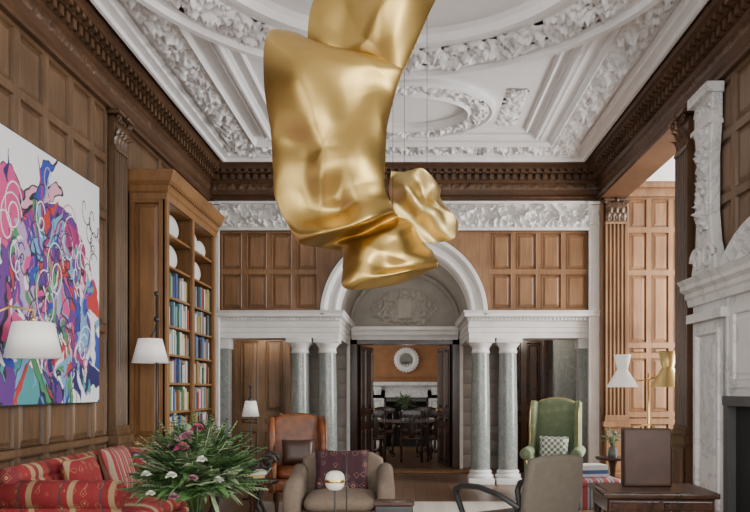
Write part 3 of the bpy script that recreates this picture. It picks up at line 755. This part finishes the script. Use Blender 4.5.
emp=bpy.data.objects.new('gold_ribbon_sculpture',None); bpy.context.collection.objects.link(emp); emp.location=(.09-60/140,5.0,1.4+390/140)
for nm,rows,cr,curl,nu,nv,mt in(('upper_sheet',rowsT,crT,(6,6),90,90,GOLD),('main_sheet',rowsA,crA,(10,8),120,300,GOLD),('tail_sheet',rowsC,crC,(2,2),80,80,GOLD2)):
    vs,fs=surf(rows,nu,nv,cr,curl); b=MB(); b.add(vs,fs,mt,None,True); o=b.build(nm,parent=emp)
    md=o.modifiers.new('th','SOLIDIFY'); md.thickness=.005; md.offset=0
b=MB()
for x,z,y in((404,160,44),(318,-26,30),(438,-26,10),(428,160,38),(392,205,36)):
    p=V(x-350,y,-z); b.tube([p,Vector((p.x,p.y,ZC-emp.location.z-.06))],.002,BLACK,None,5)
b.build('wires',parent=emp)
# ------------------------------------------------------------ seating
def wingchair(name,x,y,rz,mt,h=1.15,w=.74,pil=None,legm=W_MAHOG,trim=BRASS,z=0):
    b=MB(); hw=w/2
    b.rbox(-hw+.06,hw-.06,-.36,.34,.22,.38,.04,mt); b.cush((0,-.06,.43),(w-.2,.62,.15),mt,e=.3)
    k=h
    out=[(-hw+.08,.25),(hw-.08,.25),(hw-.05,k*.7),(hw-.07,k-.06),(hw-.14,k-.015),(hw*.3,k+.01),(0,k+.015),(-hw*.3,k+.01),(-hw+.14,k-.015),(-hw+.07,k-.06),(-hw+.05,k*.7)]
    b.extr(out,.15,mt,T(0,.30,0)@RX(-.10),.05,4)
    b.tube([(q[0],.30+.10*q[1]-.055,q[1]-.01) for q in out[2:]],.006,trim)
    for sx in(-1,1):
        wing=[(.34,.5),(.40,k-.04),(.22,k-.03),(.06,k*.86),(.02,k*.72),(.06,k*.60),(-.05,.60),(-.05,.5)]
        b.extr(wing,.085,mt,T(sx*(hw-.05),0,0)@RZ(pi/2),.03,4)
        b.tube([(sx*(hw-.03),q[0]-.012,q[1]) for q in wing[2:7]],.006,trim)
        b.rbox(sx*(hw-.05)-.05,sx*(hw-.05)+.05,-.36,.3,.22,.58,.04,mt)
        b.lathe([(.001,-.42),(.065,-.42),(.075,-.40),(.075,.30),(.001,.32)],mt,T(sx*(hw-.03),0,.60)@RX(-pi/2),16)
        b.lathe([(.015,0),(.02,.03),(.03,.18),(.035,.24)],legm,T(sx*(hw-.1),-.31,0),12)
        b.tube([(sx*(hw-.1),.40,0),(sx*(hw-.1),.30,.24)],[.018,.028],legm)
        b.tube([(sx*(hw-.02),-.40,.60),(sx*(hw-.05),-.37,.45),(sx*(hw-.05),-.365,.24)],.006,trim)
    b.tube([(-hw+.08,-.37,.25),(hw-.08,-.37,.25)],.008,trim)
    if pil: b.pillow(.38,.30,.14,pil,T(0,.02,.655)@RX(-.2))
    return b.build(name,(x,y,z),rz)
wingchair('leather_wing_chair',-1.24,8.32,.22,LEATHER,1.10,.72,LEATHERD,trim=LEATHERD,z=.006)
wingchair('green_wing_chair',1.95,9.05,-.30,GREEN,1.29,.68,GING)
b=MB()
b.rbox(-.42,.42,-.36,.38,.12,.36,.06,GREIGE); b.cush((0,-.08,.42),(.62,.66,.18),GREIGE,e=.3)
out=[(-.36,.2),(.36,.2),(.40,.55),(.38,.74),(.28,.80),(0,.82),(-.28,.80),(-.38,.74),(-.40,.55)]
b.extr(out,.2,GREIGE,T(0,.34,0)@RX(-.12),.07,4)
for sx in(-1,1):
    b.extr([(-.42,.12),(-.44,.45),(-.40,.58),(-.30,.62),(.1,.64),(.34,.70),(.40,.62),(.38,.12)],.15,GREIGE,T(sx*.40,0,0)@RZ(pi/2),.06,4)
    b.lathe([(.015,0),(.03,.13)],W_MAHOG,T(sx*.36,-.34,0),10); b.lathe([(.015,0),(.03,.13)],W_MAHOG,T(sx*.34,.34,0),10)
b.pillow(.50,.42,.17,CUSHD,T(0,.13,.64)@RX(-.3))
b.build('armchair',(-.53,6.3,0.006),.05)
# sofa
b=MB(); hw=1.0
b.rbox(-hw+.1,hw-.1,-.42,.36,.12,.32,.03,SOFA)
for k in range(3): b.cush((-.58+k*.58,-.1,.39),(.58,.66,.19),SOFA,e=.25)
b.rbox(-hw+.05,hw-.05,.22,.40,.15,.78,.07,SOFA,RX(-.04)); b.lathe([(.001,-hw+.02),(.075,-hw+.03),(.08,-hw+.06),(.08,hw-.06),(.075,hw-.03),(.001,hw-.02)],SOFA,T(0,.35,.78)@RY(pi/2),16)
for sx in(-1,1):
    b.rbox(sx*(hw-.1)-.07,sx*(hw-.1)+.07,-.42,.42,.12,.68,.05,SOFA2)
    b.lathe([(.001,-.44),(.09,-.44),(.105,-.42),(.105,.41),(.001,.42)],SOFA2,T(sx*(hw-.09),0,.66)@RX(-pi/2),20)
    for yy in(-.36,.36): b.lathe([(.02,0),(.035,.12)],W_MAHOG,T(sx*(hw-.12),yy,0),10)
b.pillow(.46,.44,.17,CUSHR,T(.70,-.10,.66)@RZ(-pi/2+.5)@RX(-.3))
b.pillow(.48,.44,.17,CUSHR,T(.42,.13,.68)@RX(-.3))
b.pillow(.48,.42,.17,SOFA2,T(-.25,.13,.66)@RX(-.3))
b.build('sofa',(-2.38,5.84,0),pi/2)
# open-arm chair
b=MB()
b.rbox(-.28,.28,-.28,.26,.36,.46,.04,TAUPE)
b.extr([(-.25,.42),(.25,.42),(.27,.7),(.24,.93),(.1,.95),(-.1,.95),(-.24,.93),(-.27,.7)],.075,TAUPE,T(0,.32,0)@RX(-.16)@T(0,-.02,0),.03,4)
for sx in(-1,1):
    b.tube([(sx*.26,.36,.58),(sx*.31,.2,.66),(sx*.33,0,.69),(sx*.33,-.2,.68),(sx*.32,-.30,.64),(sx*.30,-.31,.58),(sx*.28,-.26,.45),(sx*.27,-.3,.2),(sx*.27,-.34,0)],[.02,.02,.022,.024,.026,.024,.022,.02,.016],BLACK,None,10)
    b.tube([(sx*.24,.46,0),(sx*.24,.34,.3),(sx*.25,.32,.6)],[.016,.022,.02],BLACK)
b.rbox(-.27,.27,-.26,-.22,.32,.38,.01,BLACK)
b.build('open_armchair',(.87,5.25,0.006),math.radians(-148))
# ottoman with books
b=MB(); b.rbox(-.32,.32,-.26,.26,.16,.42,.03,OTTO); b.cush((0,0,.43),(.66,.54,.12),OTTO,e=.25)
for x in(-.27,.27):
    for y in(-.21,.21): b.lathe([(.02,0),(.03,.06),(.02,.09),(.035,.17)],W_MAHOG,T(x,y,0),12)
b.build('ottoman',(1.98,7.45,0),.05)
b=MB(); z=.0
for i in range(3):
    h=.03+.01*i; b.box(-.20+.02*i,.19-.01*i,-.13,.13-.02*i,z,z+h,BOOKM[[7,1,9][i]],RZ(.1*i)); z+=h
b.build('book_stack',(1.98,7.45,.491))
# writing desk
b=MB(); b.rbox(-.40,.40,-.28,.28,.64,.68,.008,W_MAHOG); b.box(-.36,.36,-.24,.24,.68,.683,LEATHERD); b.box(-.37,.37,-.25,.25,.54,.64,W_MAHOG)
for x in(-.34,.34):
    for y in(-.22,.22): b.lathe([(.015,0),(.025,.1),(.02,.3),(.032,.43),(.025,.48),(.035,.54)],W_MAHOG,T(x,y,0),14)
b.cell(lambda a,z,d:(a,-.265-d*.3,z),-.36,-.0,.55,.63,W_MAHOG,.008); b.cell(lambda a,z,d:(a,-.265-d*.3,z),.0,.36,.55,.63,W_MAHOG,.008)
b.build('writing_desk',(1.86,5.15,0),-.06)
b=MB(); b.rbox(-.175,.175,-.05,.05,0,.43,.012,DKBOX); b.box(-.16,.16,-.053,-.049,.02,.41,LEATHERD); b.tube([(-.04,0,.43),(-.03,0,.455),(.03,0,.455),(.04,0,.43)],.006,BRASS); b.build('document_box',(1.85,5.22,.684),-.05)
def rtable(name,x,y,r,h,rz=0,mt=W_MAHOG):
    b=MB(); b.lathe([(.001,h-.03),(r-.02,h-.03),(r,h-.015),(r,h),(.001,h)],mt); b.lathe([(.03,.1),(.045,.2),(.025,.35),(.04,h-.1),(.06,h-.03)],mt,None,16)
    for k in range(3): a=2*pi*k/3+.3; b.tube([(0,0,.16),(.12*cos(a),.12*sin(a),.13),(r*.8*cos(a),r*.8*sin(a),.02)],.018,mt)
    b.build(name,(x,y,0),rz)
rtable('side_table',-1.30,4.55,.3,.42); rtable('pedestal_table',2.45,8.15,.2,.62); rtable('end_table',-1.34,6.35,.24,.58)
b=MB(); b.lathe([(.001,0),(.06,0),(.09,.05),(.09,.12),(.05,.16),(.065,.19)],GLASSV)
fl=[(.0,-.5,.86,.20,MAUVE),(-.2,-.5,.76,.17,MAUVE),(-.02,-.72,.70,.16,PINK),(.35,-.85,.5,.12,WHITEP),(-.1,-1.0,.25,.12,WHITEP),(.62,-.8,.15,.11,WHITEP),(-.6,-.8,.25,.11,WHITEP),(.15,-.4,1.0,.16,PINK),(-.05,-1.05,-.1,.12,MAUVE),(-.45,-1.0,-.05,.10,WHITEP),(.25,-1.0,.2,.12,MAUVE)]
bouquet(b,(0,0,.38),.36,640,fl,(0,0,.1),.8); b.build('flower_bouquet',(-1.30,4.55,.42))
b=MB(); b.lathe([(.001,0),(.05,0),(.06,.05),(.04,.11),(.05,.12)],GLASSV); bouquet(b,(0,0,.2),.14,50,[(0,-.5,.6,.3,WHITEP),(.5,-.4,.3,.28,WHITEP),(-.5,-.3,.3,.26,WHITEP)],(0,0,.05)); b.build('small_flower_vase',(2.45,8.15,.62))
b=MB()
z=0
for i in range(3): b.box(-.12,.11,-.09,.08,z,z+.03,BOOKM[[5,4,0][i]],RZ(.2*i)); z+=.03
b.lathe([(.001,0),(.03,0),(.035,.02),(.07,.06),(.075,.07),(.06,.06),(.02,.02)],BLACK,T(0,0,.09),18)
b.build('decorative_bowl_on_books',(-1.34,6.35,.58))
b=MB()
b.rbox(-.3,.3,-.18,.18,.42,.50,.03,LEATHERD)
for sx in(-1,1):
    for yy in(-.16,.16):
        volute(b,T(sx*.33,yy,.64),.09,BLACK,sx); b.tube([(sx*.3,yy,0),(sx*.22,yy,.2),(sx*.27,yy,.45),(sx*.33,yy,.56)],.022,BLACK)
    b.tube([(sx*.33,-.16,.64),(sx*.33,.16,.64)],.02,BLACK)
b.build('scroll_arm_bench',(-1.74,7.4,0.006),.1)
b=MB(); b.rbox(-.45,.45,-.28,.28,.42,.46,.01,BRASS); b.rbox(-.43,.43,-.26,.26,.455,.465,.004,STONE2)
for x in(-.42,.42):
    for y in(-.25,.25): b.rbox(x-.015,x+.015,y-.015,y+.015,0,.42,.004,BRASS)
b.build('coffee_table',(-.25,4.85,0.006))
b=MB(); b.rbox(-.13,.13,-.09,.09,0,.14,.01,BLACK); b.rbox(-.14,.14,-.10,.10,.14,.16,.006,W_MAHOG); b.build('lacquer_box',(-.02,4.85,.472))
b=MB(); b.lathe([(.001,0),(.05,0),(.05,.012),(.008,.02),(.006,.28)],BLACK); b.ball((0,0,.30),.068,WHITEP,n=14); b.lathe([(.070,.29),(.074,.30),(.070,.31)],BRASS,None,30)
b.tube([(.08,0,0),(.08,0,.50)],.005,BLACK); b.tube([(.08,0,.30),(0,0,.30)],.004,BLACK); b.build('globe_ornament',(-.43,4.85,.472))
# ------------------------------------------------------------ lamps
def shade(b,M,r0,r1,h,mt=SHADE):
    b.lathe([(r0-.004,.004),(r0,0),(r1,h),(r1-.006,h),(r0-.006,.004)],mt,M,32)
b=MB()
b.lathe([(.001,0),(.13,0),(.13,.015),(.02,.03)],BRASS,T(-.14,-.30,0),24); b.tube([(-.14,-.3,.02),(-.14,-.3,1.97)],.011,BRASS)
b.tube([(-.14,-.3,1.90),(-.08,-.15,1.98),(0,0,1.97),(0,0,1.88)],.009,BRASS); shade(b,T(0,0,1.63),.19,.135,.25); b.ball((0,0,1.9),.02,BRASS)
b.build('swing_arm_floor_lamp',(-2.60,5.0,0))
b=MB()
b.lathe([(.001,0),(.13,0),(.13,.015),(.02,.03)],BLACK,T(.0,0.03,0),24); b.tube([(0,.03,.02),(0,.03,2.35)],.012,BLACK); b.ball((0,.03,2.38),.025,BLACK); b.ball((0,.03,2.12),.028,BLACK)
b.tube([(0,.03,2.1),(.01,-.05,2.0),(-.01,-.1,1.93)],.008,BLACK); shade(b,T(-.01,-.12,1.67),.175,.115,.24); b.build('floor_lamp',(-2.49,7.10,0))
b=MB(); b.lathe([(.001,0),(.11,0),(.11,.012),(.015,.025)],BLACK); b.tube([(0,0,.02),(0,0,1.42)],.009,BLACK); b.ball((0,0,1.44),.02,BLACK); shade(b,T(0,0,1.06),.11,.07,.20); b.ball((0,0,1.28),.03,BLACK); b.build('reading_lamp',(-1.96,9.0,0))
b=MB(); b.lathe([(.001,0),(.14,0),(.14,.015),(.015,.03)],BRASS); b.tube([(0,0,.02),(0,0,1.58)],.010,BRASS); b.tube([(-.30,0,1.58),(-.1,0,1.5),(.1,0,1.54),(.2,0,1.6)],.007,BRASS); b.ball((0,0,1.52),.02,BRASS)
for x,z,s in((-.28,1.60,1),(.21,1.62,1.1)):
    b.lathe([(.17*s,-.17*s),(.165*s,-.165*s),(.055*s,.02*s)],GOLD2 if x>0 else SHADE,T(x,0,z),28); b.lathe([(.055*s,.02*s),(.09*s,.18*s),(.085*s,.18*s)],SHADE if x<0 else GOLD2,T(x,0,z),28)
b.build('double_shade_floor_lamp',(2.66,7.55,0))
# ------------------------------------------------------------ chimneypiece (right wall)
b=MB(); HW=HX-.005
for ya,yb in((5.9,6.6),(3.7,4.4)):
    b.box(2.76,HW,ya,yb,0,2.2,STONE2); b.cell(lambda a,z,d:(2.745-d,a,z),ya+.03,yb-.03,.3,2.0,STONE2,.08,[(0,0),(.06,0),(.07,.02),(.1,.02),(.12,-.03),(.16,-.03),(.2,0)])
    b.box(2.70,HW,ya-.02,yb+.02,0,.28,STONE2); b.box(2.68,HW,ya-.03,yb+.03,.24,.28,STONE2); b.box(2.70,HW,ya-.02,yb+.02,2.02,2.1,STONE2)
b.box(2.78,HW,4.4,5.9,1.32,2.2,STONE2); b.cell(lambda a,z,d:(2.765-d,a,z),4.45,5.85,1.42,2.1,STONE2,.06)
b.box(2.80,2.87,4.42,5.88,0,1.32,HEARTH); b.box(2.72,HW,4.4,5.9,1.27,1.35,SLATE); b.box(2.73,HW,4.4,4.48,0,1.3,SLATE); b.box(2.73,HW,5.82,5.9,0,1.3,SLATE)
mp=[(0.005,2.18),(.15,2.18),(.16,2.24),(.18,2.26),(.18,2.3),(.22,2.33),(.22,2.37),(.25,2.42),(0.005,2.42)]
b.sweep(lambda a,d,z:(HX-d,(3.65-d*.3 if a==0 else 6.60+d*.3),z),[0,1],mp,STONE2)
for yc in(6.42,3.98):
    sc=[(-.26,2.42),(.26,2.42),(.27,2.50),(.23,2.60),(.18,2.75),(.15,3.0),(.15,3.5),(.20,3.85),(.20,4.14),(-.20,4.14),(-.20,3.85),(-.15,3.5),(-.15,3.0),(-.19,2.75),(-.25,2.60)]
    b.extr(sc,.10,STONE2,T(HX-.055,yc,0)@RZ(pi/2),.015,2,False)
    b.box(HX-.16,HW,yc-.22,yc+.22,4.05,4.14,STONE2); b.box(HX-.14,HW,yc-.20,yc+.20,3.78,3.82,STONE2)
    b.ornate(lambda a,c,h:(HX-.106-h,yc+c,a),2.85,3.78,-.12,.12,.09,STONE2,.014,seed=15,per=.5)
    for zz,r,o in((2.60,.12,.12),(3.94,.07,.09)):
        for s in(-1,1): volute(b,T(HX-.11,yc+s*o,zz)@RZ(pi/2),r,STONE2,s)
b.sweep(lambda a,r,d:(HX-d,5.2+r*cos(a),1.72+r*sin(a)),lin(.65,pi-.65,40),[(.85,0.005),(.85,.1),(.9,.14),(.96,.12),(.98,.16),(1.03,.18),(1.05,.1),(1.05,0.005)],STONE2)
b.build('stone_chimneypiece')
l=bpy.data.lights.new('vestibule_fill','POINT'); l.energy=6; l.color=(1,.86,.7); l.shadow_soft_size=.15; o=bpy.data.objects.new('vestibule_fill',l); o.location=(0,11.5,2.9); bpy.context.collection.objects.link(o)  # unseen point light added to brighten the vestibule, no fixture
for x in(-2.2,2.1):  # added fill lights in the vestibule side bays, no fixtures
    l=bpy.data.lights.new('vestibule_side_fill','POINT'); l.energy=8; l.color=(1,.85,.68); l.shadow_soft_size=.1; o=bpy.data.objects.new('vestibule_side_fill',l); o.location=(x,10.95,2.3); bpy.context.collection.objects.link(o)
w=bpy.data.worlds.new('sky'); bpy.context.scene.world=w; w.use_nodes=True; bg=w.node_tree.nodes['Background']; bg.inputs['Color'].default_value=(.75,.85,1,1); bg.inputs['Strength'].default_value=1.0
cd=bpy.data.cameras.new('camera'); cam=bpy.data.objects.new('camera',cd); bpy.context.collection.objects.link(cam)
cam.location=(.09,0,1.4); cam.rotation_euler=(pi/2,0,0); cd.sensor_width=36; cd.lens=33.6; cd.shift_x=-35/750; cd.shift_y=134/750; cd.clip_end=60
bpy.context.scene.camera=cam
